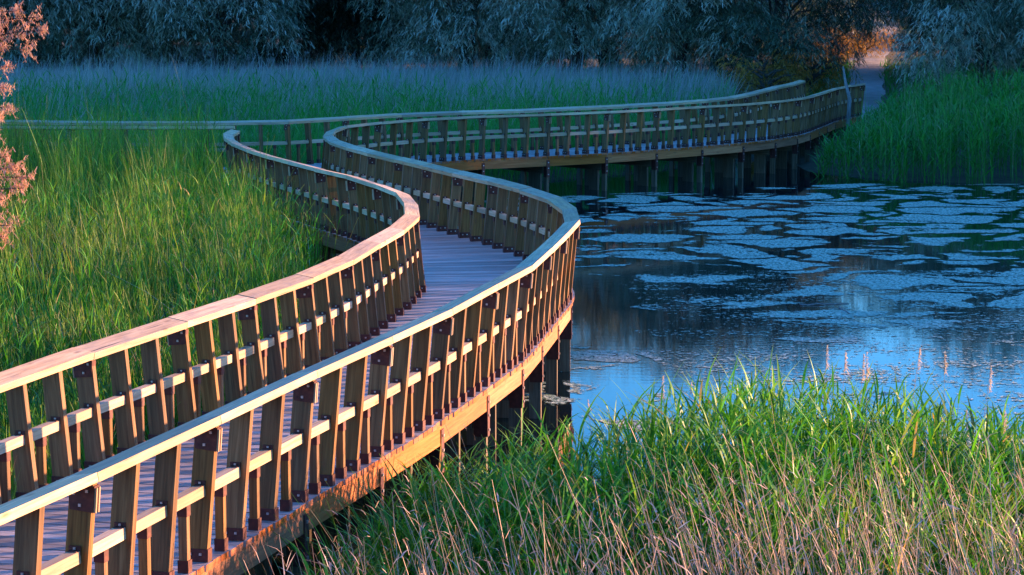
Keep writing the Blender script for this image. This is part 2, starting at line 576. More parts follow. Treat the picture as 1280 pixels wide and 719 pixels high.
def mid_mb(L):
    a = MB(); h = L / 2 - FIN_T / 2 - .002
    a.box(-h, h, -.037, .037, .478, .556, 0, 0)
    ks = []
    for sx in (-1, 1):
        k = MB()
        x = sx * h
        k.box(min(x, x - sx * .008), max(x, x - sx * .008), -.04, .04, .53, .588)
        k.box(min(x - sx * .006, x - sx * .05), max(x - sx * .006, x - sx * .05), -.03, .03, .556, .562)
        k.box(min(x - sx * .006, x - sx * .016), max(x - sx * .006, x - sx * .016), -.008, .008, .566, .58, 1)
        ks.append(k)
    return a, ks


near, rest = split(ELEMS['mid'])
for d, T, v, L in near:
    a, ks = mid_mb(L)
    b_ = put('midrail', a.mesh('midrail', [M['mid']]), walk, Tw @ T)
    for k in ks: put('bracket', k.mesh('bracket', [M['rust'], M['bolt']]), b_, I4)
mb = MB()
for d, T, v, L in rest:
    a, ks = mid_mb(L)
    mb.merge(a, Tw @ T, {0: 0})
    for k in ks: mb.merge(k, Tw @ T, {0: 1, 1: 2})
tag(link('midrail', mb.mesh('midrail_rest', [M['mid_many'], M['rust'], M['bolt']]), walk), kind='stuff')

# --- deck boards
EDGE_IN = .085
nR, _ = normals(R_FINE); R_EDGE = R_FINE - nR * EDGE_IN
nL, _ = normals(lf); L_EDGE = lf + nL * EDGE_IN
nF, _ = normals(F_FINE); F_EDGE = F_FINE + nF * EDGE_IN
Bp = B_J
nB, _ = normals(Bp); B_EDGE = Bp - nB * EDGE_IN


def ray_hit(o, d, poly, tmax=7.0):
    a = poly[:-1]; e = poly[1:] - a
    den = d[0] * e[:, 1] - d[1] * e[:, 0]
    den = np.where(abs(den) < 1e-9, 1e-9, den)
    w = a - o
    t = (w[:, 0] * e[:, 1] - w[:, 1] * e[:, 0]) / den
    u = (w[:, 0] * d[1] - w[:, 1] * d[0]) / den
    ok = (t > .01) & (t < tmax) & (u >= 0) & (u <= 1)
    return t[ok].min() if ok.any() else None


deck = MB()
END_D = 49.0
lsub = L_EDGE[::10]
cl = []
for p in R_EDGE[::4]:
    if p[1] > END_D: break
    cl.append((p + lsub[np.argmin(np.linalg.norm(lsub - p, axis=1))]) / 2)
cl = resample(np.array(cl), .15, 0, .9)
nC, tC = normals(cl)
prev = None
CENTER = [cl]


def plank(l0, r0, l1, r1, far_first=False):
    g = .008 + random.uniform(-.002, .004)
    dl = (l1 - l0) / max(1e-6, np.linalg.norm(l1 - l0)) * g; dr = (r1 - r0) / max(1e-6, np.linalg.norm(r1 - r0)) * g
    l0, l1, r0, r1 = l0 + dl, l1 - dl, r0 + dr, r1 - dr
    ax = (r0 - l0) / np.linalg.norm(r0 - l0)
    j0, j1 = random.uniform(-.012, .008), random.uniform(-.008, .012)
    l0, l1 = l0 + ax * j0, l1 + ax * j0
    r0, r1 = r0 + ax * j1, r1 + ax * j1
    z1 = DECK_Z + random.uniform(-.002, .0015); z0 = DECK_Z - .048
    w = lambda p, z: (p[0] - WL.x, p[1] - WL.y, z)
    deck.prism([w(l0, z0), w(l1, z0), w(l1, z1), w(l0, z1)], [w(r0, z0), w(r1, z0), w(r1, z1), w(r0, z1)], 0, 1)


for i in range(len(cl)):
    tr = ray_hit(cl[i], nC[i], R_EDGE, 3); tl = ray_hit(cl[i], -nC[i], L_EDGE, 3)
    if tr is None or tl is None: prev = None; continue
    l, r = cl[i] - nC[i] * tl, cl[i] + nC[i] * tr
    if prev is not None and np.linalg.norm(l - prev[0]) < .8 and np.linalg.norm(r - prev[1]) < .8:
        plank(prev[0], prev[1], l, r)
    prev = (l, r)
LASTL, LASTR = prev
ri = np.argmin(np.linalg.norm(R_EDGE - LASTR, axis=1))
N_EDGE = np.vstack([B_EDGE[B_EDGE[:, 0] < LASTL[0] - .3], LASTL + np.array([0, .02]), LASTR + np.array([0, .02]), R_EDGE[ri + 3:]])
fs = resample(F_EDGE, .15, 0)
nS, tS = normals(fs)
prev = None
c2 = []
for i in range(len(fs)):
    t = ray_hit(fs[i] + nS[i] * .4, nS[i], N_EDGE, 6.5)
    if t is None: prev = None; continue
    r = fs[i] + nS[i] * (t + .4)
    c2.append((r + fs[i]) / 2)
    if prev is not None and np.linalg.norm(r - prev[1]) < 1.2:
        plank(prev[0], prev[1], fs[i], r)
    prev = (fs[i], r)
CENTER.append(np.array(c2))
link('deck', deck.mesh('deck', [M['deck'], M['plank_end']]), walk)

# --- edge beams, piles, cross beams
def edge_beam(J, side, inset):
    n, t = normals(J); n = n * side
    P = J - n * inset
    mb = MB()
    for i in range(len(P) - 1):
        tn = P[i + 1] - P[i]; tn = tn / np.linalg.norm(tn)
        e = []
        for j, sg in ((i, 1), (i + 1, -1)):
            o = P[j] + tn * .003 * sg
            q = o - n[j] * .09
            w = lambda p, z: (p[0] - WL.x, p[1] - WL.y, z)
            e.append([w(o, DECK_Z - .25), w(q, DECK_Z - .25), w(q, DECK_Z - .05), w(o, DECK_Z - .05)])
        mb.prism(e[0], e[1])
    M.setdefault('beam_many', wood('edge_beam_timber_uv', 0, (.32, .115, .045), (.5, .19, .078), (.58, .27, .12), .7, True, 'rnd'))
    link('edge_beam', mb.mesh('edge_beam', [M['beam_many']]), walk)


edge_beam(R_J, 1, EDGE_IN + .025)
edge_beam(L_J, -1, EDGE_IN + .025)
edge_beam(F_J, -1, EDGE_IN + .025)
edge_beam(B_J, 1, EDGE_IN + .025)

pile = MB(); pile.box(-.035, .035, -.15, -.012, -1.6, -.255)
strap = MB()
strap.box(-.045, .045, -.011, .008, -.52, -.1); strap.box(-.04, -.0355, -.14, .004, -.52, -.26); strap.box(.0355, .04, -.14, .004, -.52, -.26)
for z in (-.16, -.3, -.45): strap.box(-.012, .012, .0085, .02, z - .012, z + .012, 1)
pile_me = pile.mesh('pile', [M['pile']])
strap_me = strap.mesh('strap', [M['rust'], M['bolt']])
board = MB(); board.box(-.03, .03, -.62, -.3, -1.6, -.44)
board_me = board.mesh('pile_board', [M['pile']])
xb = MB(); xb.box(-.05, .05, -1.95, -.16, -.44, -.26, 0, 1)
xb_me = xb.mesh('cross_beam', [M['pile']])


def piles(J, side, beams, boards=True):
    n, t = normals(J); n = n * side
    for i in range(len(J)):
        if not (in_view(J[i], DECK_Z - .3) or in_view(J[i], 0)): continue
        T = Tw @ frame(J[i] - n[i] * (EDGE_IN + .022), n[i])
        b_ = put('pile', pile_me, walk, T)
        put('strap', strap_me, b_, I4)
        if boards: put('pile_board', board_me, walk, T)
        if beams: put('cross_beam', xb_me, walk, T)


piles(R_J, 1, True)
piles(L_J, -1, False)
piles(F_J[8:], -1, False)

# ------------------------------------------------------------------ helpers on the plan
CL_ALL = np.vstack([resample(c, .3) for c in CENTER])


def walk_dist(p):
    out = np.full(len(p), 1e9)
    for i in range(0, len(p), 4000):
        q = p[i:i + 4000]
        out[i:i + 4000] = np.linalg.norm(q[:, None] - CL_ALL[None], axis=2).min(1)
    return out


def inside(p, poly):
    x, y = p[:, 0], p[:, 1]
    r = np.zeros(len(p), bool)
    a = poly; b2 = np.roll(poly, -1, axis=0)
    for (x0, y0), (x1, y1) in zip(a, b2):
        if y0 == y1: continue
        c = (y0 > y) != (y1 > y)
        r ^= c & (x < (x1 - x0) * (y - y0) / (y1 - y0) + x0)
    return r


def poly_dist(p, poly):
    a = poly; b2 = np.roll(poly, -1, axis=0)
    best = np.full(len(p), 1e9)
    for q0, q1 in zip(a, b2):
        d = q1 - q0; L = d @ d + 1e-12
        t = np.clip(((p - q0) @ d) / L, 0, 1)
        best = np.minimum(best, np.linalg.norm(p - (q0 + t[:, None] * d), axis=1))
    return best


def wob(p, s, seed=0):
    r = np.random.default_rng(seed)
    o = np.zeros(len(p))
    for k in range(5):
        a = r.uniform(0, 6.28); w = s * r.uniform(.6, 1.9)
        o += np.sin((p[:, 0] * math.cos(a) + p[:, 1] * math.sin(a)) * w + r.uniform(0, 6.28))
    return o / 5


lp = (lf + nL * -.55)[::12]
lp = lp[(lp[:, 1] > 19) & (lp[:, 1] < 46.5)]
fp = (F_FINE - nF * .9)[::14]
fp = fp[(fp[:, 0] > -4.6) & (fp[:, 0] < 7.5)]
POND = np.vstack([lp, [[-4.9, 48.2], [-5.0, 52.0]], fp, [[8.0, 64.0], [8.9, 62.0], [10.6, 60.3], [14, 59.2], [18, 59.3], [24, 58.7], [32, 59.4], [44, 57], [52, 48], [54, 34], [50, 20], [40, 16.5],
                  [25, 18.5], [12, 20.2], [8, 20.7], [4.5, 20.9], [2.2, 20.7], [.6, 20.4], [-.4, 20.2], [-1.4, 19.6], [-3, 19.0]]])


def ground_z(p):
    d = poly_dist(p, POND)
    ins = inside(p, POND)
    sd = np.where(ins, -d, d)
    z = np.interp(sd, [-3, -.6, 0, .8, 4], [-.9, -.45, -.05, .1, .16])
    D = p[:, 1]
    z = z + np.where(ins, 0, np.interp(D, [58, 75, 110, 200], [0, .62, .9, 3.0]) * np.clip(sd / 6, 0, 1))
    return z + np.where(ins, 0, .05 * wob(p, .8, 3))


gx = np.unique(np.r_[np.arange(-24, 56, .8), -24 - np.geomspace(1, 1500, 22), 56 + np.geomspace(1, 1500, 22)])
gy = np.unique(np.r_[np.arange(4, 112, .8), 4 - np.geomspace(1, 600, 16), 112 + np.geomspace(1, 2200, 24)])
GX, GY = np.meshgrid(gx, gy)
gp = np.stack([GX.ravel(), GY.ravel()], 1)
gz = ground_z(gp)
nx, ny = len(gx), len(gy)
ii = (np.arange(ny - 1)[:, None] * nx + np.arange(nx - 1)).ravel()
m, nt, b = new_mat('marsh_ground')
tc = nt.nodes.new('ShaderNodeTexCoord').outputs['Object']
c_ = ramp(nt, [(.3, (.02, .022, .012)), (.5, (.045, .05, .022)), (.7, (.09, .075, .045))], noise(nt, tc, .9, 6, .65)).outputs[0]
nt.links.new(c_, b.inputs['Base Color'])
b.inputs['Roughness'].default_value = .95
bump(nt, b, noise(nt, tc, 6, 5), .6, .08)
g = link('ground', np_mesh('ground', np.column_stack([gp, gz]), np.column_stack([ii, ii + 1, ii + nx + 1, ii + nx]), m, smooth=True))
tag(g, kind='structure')

# ------------------------------------------------------------------ water
m, nt, b = new_mat('pond_water')
tc = nt.nodes.new('ShaderNodeTexCoord').outputs['Object']
b.inputs['Base Color'].default_value = (.004, .012, .014, 1)
b.inputs['Roughness'].default_value = .025
b.inputs['IOR'].default_value = 1.333
h1 = noise(nt, mapping(nt, tc, (1.2, 3.2, 1)), 2.2, 3, .5)
h2 = noise(nt, mapping(nt, tc, (1, 2.2, 1)), 9, 2, .5)
bump(nt, b, math_n(nt, 'MULTIPLY_ADD', h2, .25, h1), .022, .03)
wx = np.array([-12, 60.0]); wy = np.array([4, 68.0])
wme = np_mesh('pond', np.array([[-12, 14, 0], [62, 10, 0], [62, 68, 0], [-12, 68, 0]]), np.array([[0, 1, 2, 3]]), m)
tag(link('water', wme), kind='structure')

# floating weed: a thin sheet of tiny leaves, torn into rafts by dark leads
m, nt, b = new_mat('floating_weed')
tc = nt.nodes.new('ShaderNodeTexCoord').outputs['Object']
sx = nt.nodes.new('ShaderNodeSeparateXYZ'); nt.links.new(tc, sx.inputs[0])
wn = nt.nodes.new('ShaderNodeTexNoise'); wn.inputs['Scale'].default_value = .55; wn.inputs['Detail'].default_value = 4
nt.links.new(tc, wn.inputs['Vector'])
wv = nt.nodes.new('ShaderNodeVectorMath'); wv.operation = 'SCALE'; wv.inputs['Scale'].default_value = 2.6
nt.links.new(wn.outputs['Color'], wv.inputs[0])
wa = nt.nodes.new('ShaderNodeVectorMath'); wa.operation = 'ADD'
nt.links.new(tc, wa.inputs[0]); nt.links.new(wv.outputs[0], wa.inputs[1])
vo = nt.nodes.new('ShaderNodeTexVoronoi'); vo.feature = 'DISTANCE_TO_EDGE'; vo.inputs['Scale'].default_value = 1
nt.links.new(mapping(nt, wa.outputs[0], (.3, .42, .3)), vo.inputs['Vector'])
big = noise(nt, mapping(nt, tc, (.16, .2, .16)), 1.0, 3, .5, .4)
# rafts thin out towards the near shore
near_f = ramp(nt, [(0, (1, 1, 1)), (.12, (.85, .85, .85)), (.32, (.6, .6, .6)), (.6, (0, 0, 0)), (1, (0, 0, 0))], math_n(nt, 'MULTIPLY_ADD', sx.outputs['Y'], 1 / 36, -22 / 36)).outputs[0]
thr = math_n(nt, 'MULTIPLY_ADD', big, .92, -.443)
thr = math_n(nt, 'SUBTRACT', thr, math_n(nt, 'MULTIPLY', ramp(nt, [(0, (0, 0, 0)), (1, (1, 1, 1))], math_n(nt, 'MULTIPLY_ADD', sx.outputs['X'], .25, -.6)).outputs[0], .025))
thr = math_n(nt, 'ADD', thr, math_n(nt, 'MULTIPLY', near_f, .28))
thr = math_n(nt, 'ADD', thr, math_n(nt, 'MULTIPLY_ADD', noise(nt, tc, 2.6, 5, .7), .3, -.15))
raft = math_n(nt, 'MULTIPLY', math_n(nt, 'SUBTRACT', vo.outputs['Distance'], thr), 14, clamp=True)
vo2 = nt.nodes.new('ShaderNodeTexVoronoi'); vo2.feature = 'DISTANCE_TO_EDGE'; vo2.inputs['Scale'].default_value = 1
nt.links.new(mapping(nt, wa.outputs[0], (.44, .58, .5), (0, 0, .5)), vo2.inputs['Vector'])
crack = math_n(nt, 'MULTIPLY', math_n(nt, 'SUBTRACT', vo2.outputs['Distance'], math_n(nt, 'MULTIPLY_ADD', noise(nt, mapping(nt, tc, (.5, .6, 1)), 1, 3), .2, -.055)), 22, clamp=True)
raft = math_n(nt, 'MULTIPLY', raft, crack)
grain = noise(nt, mapping(nt, tc, (13, 8, 1)), 1, 3, .8)
sparse = math_n(nt, 'GREATER_THAN', grain, math_n(nt, 'MULTIPLY_ADD', raft, -.24, .66))
grainy = math_n(nt, 'MAXIMUM', math_n(nt, 'MULTIPLY', raft, sparse), 0)
speck = math_n(nt, 'GREATER_THAN', noise(nt, tc, 9, 3, .75), math_n(nt, 'MULTIPLY_ADD', noise(nt, mapping(nt, tc, (.5, .9, 1)), 1, 4, .6), -.55, .86))
mask = math_n(nt, 'MAXIMUM', grainy, math_n(nt, 'MULTIPLY', speck, math_n(nt, 'MULTIPLY', math_n(nt, 'GREATER_THAN', near_f, .15), math_n(nt, 'GREATER_THAN', math_n(nt, 'ADD', sx.outputs['X'], math_n(nt, 'MULTIPLY', noise(nt, mapping(nt, tc, (.5, .5, 1)), 1, 3), 3.0)), 3.6))))
col = ramp(nt, [(.36, (.05, .12, .07)), (.5, (.24, .34, .24)), (.64, (.62, .68, .56))], noise(nt, mapping(nt, tc, (15, 9, 1), (0, 0, .4)), 1, 3, .85)).outputs[0]
nt.links.new(col, b.inputs['Base Color'])
b.inputs['Roughness'].default_value = .6
b.inputs['Specular IOR Level'].default_value = .3
bump(nt, b, noise(nt, mapping(nt, tc, (16, 10, 1)), 1, 3, .8), .8, .04)
tr = nt.nodes.new('ShaderNodeBsdfTransparent')
mx = nt.nodes.new('ShaderNodeMixShader')
nt.links.new(mask, mx.inputs[0]); nt.links.new(tr.outputs[0], mx.inputs[1]); nt.links.new(b.outputs[0], mx.inputs[2])
nt.links.new(mx.outputs[0], nt.nodes['Material Output'].inputs[0])
wp = np.array([[-1.2, 30, .006], [1.6, 25.5, .006], [3.2, 21.5, .006], [52, 19, .006], [52, 58.6, .006], [9, 60.0, .006], [-.5, 55.5, .006], [-3.3, 51, .006]])
bm = bmesh.new()
fv = [bm.verts.new(p) for p in wp]
bm.faces.new(fv)
wme = bpy.data.meshes.new('floating_weed'); bm.to_mesh(wme); bm.free(); wme.materials.append(m)
tag(link('floating_weed', wme), 'rafts of tiny floating weed spread over the pond with dark leads between', 'pond weed', kind='stuff')

# ------------------------------------------------------------------ blades
def blades(base, L, az, a, b_, c, d, w, face, rnd, nseg=4, tipw=.08, prof=1.0):
    """ribbons: horizontal run L(a t + b t^2) along az, rise L(c t - d t^2)"""
    N = len(base)
    t = np.linspace(0, 1, nseg + 1)
    hor = L[:, None] * (a[:, None] * t + b_[:, None] * t ** 2)
    ver = L[:, None] * (c[:, None] * t - d[:, None] * t ** 2)
    px = base[:, 0:1] + hor * np.cos(az)[:, None]
    py = base[:, 1:2] + hor * np.sin(az)[:, None]
    pz = base[:, 2:3] + ver
    wt = np.clip(np.minimum(1.0, .55 + 2.2 * t) * (1 - t ** (1.5 + prof)), tipw, 1)
    ww = w[:, None] * wt / 2
    sx, sy = -np.sin(face)[:, None], np.cos(face)[:, None]
    V = np.empty((N, nseg + 1, 2, 3), np.float32)
    V[:, :, 0] = np.stack([px - sx * ww, py - sy * ww, pz], -1)
    V[:, :, 1] = np.stack([px + sx * ww, py + sy * ww, pz], -1)
    idx = np.arange(N * (nseg + 1) * 2).reshape(N, nseg + 1, 2)
    F = np.stack([idx[:, :-1, 0], idx[:, :-1, 1], idx[:, 1:, 1], idx[:, 1:, 0]], -1).reshape(-1, 4)
    rn = np.repeat(rnd, (nseg + 1) * 2)
    al = np.tile(np.repeat(t, 2), N)
    return V.reshape(-1, 3), F, rn, al


class Veg:
    def __init__(self): self.p = []; self.n = 0

    def add(self, V, F, r, al): self.p.append((V, F + self.n, r, al)); self.n += len(V)

    def mesh(self, name, mat):
        V, F, r, al = (np.concatenate([q[i] for q in self.p]) for i in range(4))
        return np_mesh(name, V, F, mat, {'rnd': r, 'along': al})


def U(lo, hi, n): return rng.uniform(lo, hi, n)


def scatter(n, x0, x1, y0, y1):
    return np.stack([U(x0, x1, n), U(y0, y1, n)], 1)


def simple(veg, p, h, w, rnd, lean=.18, bend=.28, wind=None, nseg=4):
    N = len(p)
    z = ground_z(p) - .03
    az = U(0, 6.283, N)
    if wind is not None: az = wind[0] + rng.normal(0, wind[1], N)
    veg.add(*blades(np.column_stack([p, z]), h, az, np.abs(rng.normal(0, lean, N)), np.abs(rng.normal(0, bend, N)), np.ones(N), np.abs(rng.normal(0, bend * .35, N)), w, U(0, 6.283, N), rnd, nseg))


def reeds(veg, p, h, nl, leafL, leafw, rnd0, stemw=.01, lo=.25, droop=.5):
    """common reed: an upright cane with two ranks of arching leaves"""
    N = len(p)
    z = ground_z(p) - .03
    az0 = U(0, 6.283, N); ln = np.abs(rng.normal(0, .07, N)); bd = np.abs(rng.normal(0, .06, N))
    fz = U(0, 6.283, N)
    one = np.ones(N); zero = np.zeros(N)
    for k in range(2):
        veg.add(*blades(np.column_stack([p, z]), h, az0, ln, bd, one, zero, one * stemw, fz + k * 1.57, np.clip(rnd0 * .6 + .35, 0, .93), 3, .5))
    rk = U(0, 3.14, N)
    for i in range(nl):
        t = lo + (1 - lo) * (i + U(0, .7, N)) / nl
        t = np.minimum(t, 1)
        b = np.column_stack([p[:, 0] + h * (ln * t + bd * t * t) * np.cos(az0), p[:, 1] + h * (ln * t + bd * t * t) * np.sin(az0), z + h * t])
        az = rk + (i % 2) * math.pi + rng.normal(0, .45, N)
        L = leafL * U(.6, 1.15, N) * (1 - .35 * np.clip(t - .75, 0, 1) * 2)
        up = np.clip(U(.55, .95, N) + .15 * t, 0, 1.05)
        veg.add(*blades(b, L, az, .35 + U(0, .35, N) - .2 * t, U(.1, .5, N), up, droop * U(.1, 1.1, N), leafw * U(.7, 1.3, N), az + math.pi / 2 * 0 + rng.normal(0, .5, N), np.clip(rnd0 + rng.normal(0, .16, N), 0, 1), 4))


# --- marsh to the left of the walk
LEFT = np.vstack([(lf - nL * .0)[::15], [[-6.3, 50.4], [-7, 51.2], [-20, 53.6], [-24, 40], [-20, 12], [-9, 6]]])
veg = Veg()
p = scatter(270000, -20, -1.5, 9, 53)
p = p[inside(p, LEFT)]
p = p[rng.random(len(p)) < np.clip(.62 + .9 * wob(p, 4.0, 17) + .35 * wob(p, 1.1, 18), .12, 1)]
wd = walk_dist(p)
gap = np.where((p[:, 1] > 26) & (p[:, 1] < 37), 1.2, -.02) + .25 * wob(p, 1.4, 5)
p = p[(wd > 1.12 + gap) & (p[:, 0] > -.235 * p[:, 1] - 2.6)]
N = len(p)
hh = (1.15 + .36 * wob(p, .7, 8) + .4 * wob(p, 2.1, 9) + .3 * wob(p, 4.0, 17) + np.interp(p[:, 1], [12, 30, 42, 48], [-.1, .05, .4, 1.0])) * U(.55, 1.15, N)
tone = np.clip(.38 + .42 * wob(p, .8, 11) + .25 * wob(p, 2.4, 12) + rng.normal(0, .27, N), 0, 1)
wl = walk_dist(p)
hh *= np.where(rng.random(N) < .05, 1.25, 1)
hh += .4 * np.clip(1 - (wl - 1.2) / 1.6, 0, 1) * np.clip(1 - abs(p[:, 1] - 43) / 6, 0, 1)
simple(veg, p, hh, U(.009, .02, N), tone, .085, .15, (2.7, 1.3))
q = p[rng.random(N) < .03]
reeds(veg, q, (1.45 + .3 * wob(q, .7, 8) + np.interp(q[:, 1], [12, 30, 42, 48], [-.15, 0, .35, .8])) * U(.75, 1.15, len(q)), 7, .42, .017, np.clip(.45 + .3 * wob(q, .9, 11) + rng.normal(0, .15, len(q)), 0, 1))
tag(link('marsh_grass', veg.mesh('marsh_grass', M['reed'])), 'tall green and yellow marsh grass filling the bed left of the boardwalk', 'marsh grass', kind='stuff')
veg = Veg()
q = p[rng.random(N) < .05 * np.clip(1 + 2.2 * wob(p, .8, 14), 0, 3)]
simple(veg, q, (1.3 + .3 * wob(q, .7, 8)) * U(.6, 1.2, len(q)), U(.006, .011, len(q)), U(0, 1, len(q)), .2, .5)
tag(link('dead_stalks', veg.mesh('dead_stalks', M['dry'])), 'straw coloured dead stalks scattered through the marsh grass', 'dead stalks', kind='stuff')

# --- reeds and dry stalks on the near shore
veg = Veg()
p = scatter(7600, -3.2, 13, 15.8, 22.3)
keep = ~((inside(p, POND)) & (poly_dist(p, POND) > .5 + .35 * wob(p, 1.5, 4)))
p = p[keep & (walk_dist(p) > 1.22)]
p = p[(p[:, 0] > np.interp(p[:, 1], [12, 18, 22], [-2.4, -1.2, .2])) & (rng.random(len(p)) < np.interp(p[:, 1], [16.2, 17.2, 18], [.1, .6, 1]))]
N = len(p)
clump = np.clip(.75 + .55 * wob(p, 1.6, 21), .1, 1)
p = p[rng.random(N) < clump]
N = len(p)
hgt = (1.4 + .28 * wob(p, 1.3, 22)) * U(.7, 1.12, N) * np.interp(p[:, 1], [16, 18, 19, 22], [.62, .85, 1, .98]) * np.interp(p[:, 0], [-.6, .6, 1.5, 2.6, 3.5, 4.6, 8], [.84, .95, 1.08, .97, .8, .68, .62])
wd = walk_dist(p)
hgt = hgt * np.interp(wd, [1.3, 2.4, 3.6], [.62, .9, 1])
reeds(veg, p, hgt, 9, .5, .021, np.clip(.5 + .2 * wob(p, 1.1, 23) + rng.normal(0, .14, N), 0, .95), .009)
p2 = scatter(24000, -3.0, 12, 13, 21.6)
p2 = p2[(walk_dist(p2) > 1.2) & (p2[:, 0] > np.interp(p2[:, 1], [12, 18, 22], [-2.6, -1.3, .2])) & ~inside(p2, POND)]
simple(veg, p2, U(.35, .95, len(p2)) * np.interp(p2[:, 1], [13, 17], [.7, 1.1]), U(.008, .017, len(p2)), np.clip(rng.normal(.3, .2, len(p2)), 0, 1), .25, .4)
tag(link('shore_reeds', veg.mesh('shore_reeds', M['reed'])), 'bright green leafy reeds crowding the near shore right of the boardwalk', 'reeds', kind='stuff')

veg = Veg()
p = scatter(5200, -3.6, 9, 13.6, 19.0)
p = p[(walk_dist(p) > 1.3) & (p[:, 0] > np.interp(p[:, 1], [11, 18], [-2.9, -1.3]))]
p = p[rng.random(len(p)) < np.clip(.46 + .6 * wob(p, 1.4, 31) + .06 * p[:, 0] - .6 * np.clip(p[:, 1] - 16.4, 0, 5), .035, 1)]
N = len(p)
hd = U(.85, 1.65, N) * np.interp(walk_dist(p), [1.3, 3], [.6, 1]) * np.interp(p[:, 0], [-2, 0, 3, 6], [.85, .95, 1.05, 1.05])
z = ground_z(p)
az = np.where(rng.random(N) < .78, math.pi + rng.normal(0, .6, N), rng.normal(0, .8, N))
veg.add(*blades(np.column_stack([p, z]), hd, az, np.abs(rng.normal(.22, .13, N)), np.abs(rng.normal(.05, .1, N)), np.ones(N), np.zeros(N), U(.005, .012, N), U(0, 6.28, N), np.clip(rng.normal(.5, .25, N), 0, 1), 3, .3))
# short side twigs and husks on the stalks
q = np.repeat(np.arange(N), 4)
t = U(.3, 1, len(q))
bx = np.column_stack([p[q, 0] + np.cos(az[q]) * hd[q] * .24 * t, p[q, 1] + np.sin(az[q]) * hd[q] * .24 * t, z[q] + hd[q] * t])
Q = len(q)
veg.add(*blades(bx, U(.06, .2, Q), az[q] + rng.normal(0, 1.2, Q), U(.2, .6, Q), U(0, .5, Q), U(.3, .9, Q), U(0, .5, Q), U(.006, .016, Q), U(0, 6.28, Q), np.clip(rng.normal(.55, .25, Q), 0, 1), 2))
tag(link('dry_stalks', veg.mesh('dry_stalks', M['dry'])), 'tangle of leaning pinkish dry stalks along the foot of the near shore', 'dry stalks', kind='stuff')

# --- bank of reeds beyond the pond on the right
veg = Veg()
p = scatter(8600, 6.5, 40, 58.2, 74)
ins = inside(p, POND)
p = p[(~ins | (poly_dist(p, POND) < .5)) & (walk_dist(p) > 1.2)]
path_x = lambda y: np.interp(y, [70, 76, 90, 120, 170], [10.2, 11.3, 14.3, 19.0, 25.8])
p = p[(p[:, 0] > np.interp(p[:, 1], [58, 66, 72, 76], [7.3, 8.9, 10.8, 12.4]))]
p = p[rng.random(len(p)) < np.interp(p[:, 1], [58, 63, 74], [1, .8, .45])]
N = len(p)
reeds(veg, p, (2.0 + .2 * wob(p, .7, 41)) * np.interp(walk_dist(p), [1.2, 1.9, 3.0], [.34, .55, 1]) * U(.8, 1.1, N) * np.interp(p[:, 0], [7, 8.5, 10.5, 12, 14], [.42, .55, .68, .85, 1]) * np.interp(p[:, 1], [62, 74], [1, .82]), 9, .55, .03, np.clip(.45 + .25 * wob(p, .8, 42) + rng.normal(0, .15, N), 0, 1), .018, .22)
q = p[(rng.random(N) < .35) & (walk_dist(p) > 3)]
simple(veg, q, U(1.9, 2.65, len(q)), U(.012, .02, len(q)), U(.9, 1, len(q)), .06, .08)
v2 = scatter(16000, 9, 30, 72, 118)
pc = np.interp(v2[:, 1], [73.5, 78, 84, 92, 102, 115, 130], [11.2, 11.9, 12.8, 14.0, 15.5, 17.5, 20.0])
off = v2[:, 0] - pc
v2 = v2[(np.abs(off) > .72 + .25 * wob(v2, 1.3, 44)) & (off > -2.2) & (walk_dist(v2) > 1.5)]
simple(veg, v2, U(.2, .6, len(v2)) * (1 + np.clip(np.abs(v2[:, 0] - np.interp(v2[:, 1], [73.5, 84, 102, 130], [11.2, 12.8, 15.5, 20])) - 1.2, 0, 2) * .4), U(.02, .04, len(v2)), np.clip(rng.normal(.5, .25, len(v2)), 0, 1), .25, .4)
tag(link('bank_reeds', veg.mesh('bank_reeds', M['reed_far'])), 'dense dark green reed bank standing at the far right edge of the pond', 'reeds', kind='stuff')

# --- meadow of reeds behind the far rail
veg = Veg()
p = scatter(150000, -34, 11, 52, 97)
p = p[(p[:, 0] > -.235 * p[:, 1] - 3) & ~inside(p, POND)]
fy = np.interp(p[:, 0], F_FINE[:, 0], F_FINE[:, 1])
p = p[(p[:, 1] > fy + .35) & (walk_dist(p) > 1.5) & (p[:, 0] < np.interp(p[:, 1], [55, 66, 80, 97], [6.3, 6.6, 7.5, 8]))]
N = len(p)
D = p[:, 1]
dry = np.clip((D - 66) / 18 + .3 * wob(p, .25, 51) + .25 * wob(p, .9, 52) + np.where(p[:, 0] < -6, .18, 0), 0, 1)
tone = np.clip(np.where(rng.random(N) < dry, U(.55, 1, N), U(0, .5, N)), 0, 1)
hh = (1.3 + .25 * wob(p, .5, 53) + .3 * wob(p, 1.5, 54)) * U(.6, 1.2, N) * np.where(rng.random(N) < .04, 1.35, 1) * np.where(tone > .6, 1.15, 1) * np.interp(D, [53, 60, 75, 97], [.95, 1.05, .95, .66])
simple(veg, p, hh, U(.016, .032, N) * np.interp(D, [53, 95], [.8, 1.4]), tone, .12, .2, (0.3, 1.2))
q = p[(D > 70) & (rng.random(N) < .035 * np.clip(1 + 1.5 * wob(p, .6, 57), .1, 3))]
simple(veg, q, U(1.1, 1.85, len(q)), U(.02, .035, len(q)), U(.6, 1, len(q)), .1, .25)
q = p[(D < 72) & (rng.random(N) < .06)]
reeds(veg, q, U(1.4, 2.0, len(q)), 6, .5, .03, np.clip(rng.normal(.25, .12, len(q)), 0, .5), .015)
tag(link('meadow_reeds', veg.mesh('meadow_reeds', M['meadow'])), 'meadow of green and blue grey feathery reeds behind the far handrail', 'reeds', kind='stuff')
q = scatter(2600, -4.5, 9.5, 56.5, 62)
fy = np.interp(q[:, 0], F_FINE[:, 0], F_FINE[:, 1])
q = q[(q[:, 1] > fy + .25) & (q[:, 1] < fy + 2.5)]

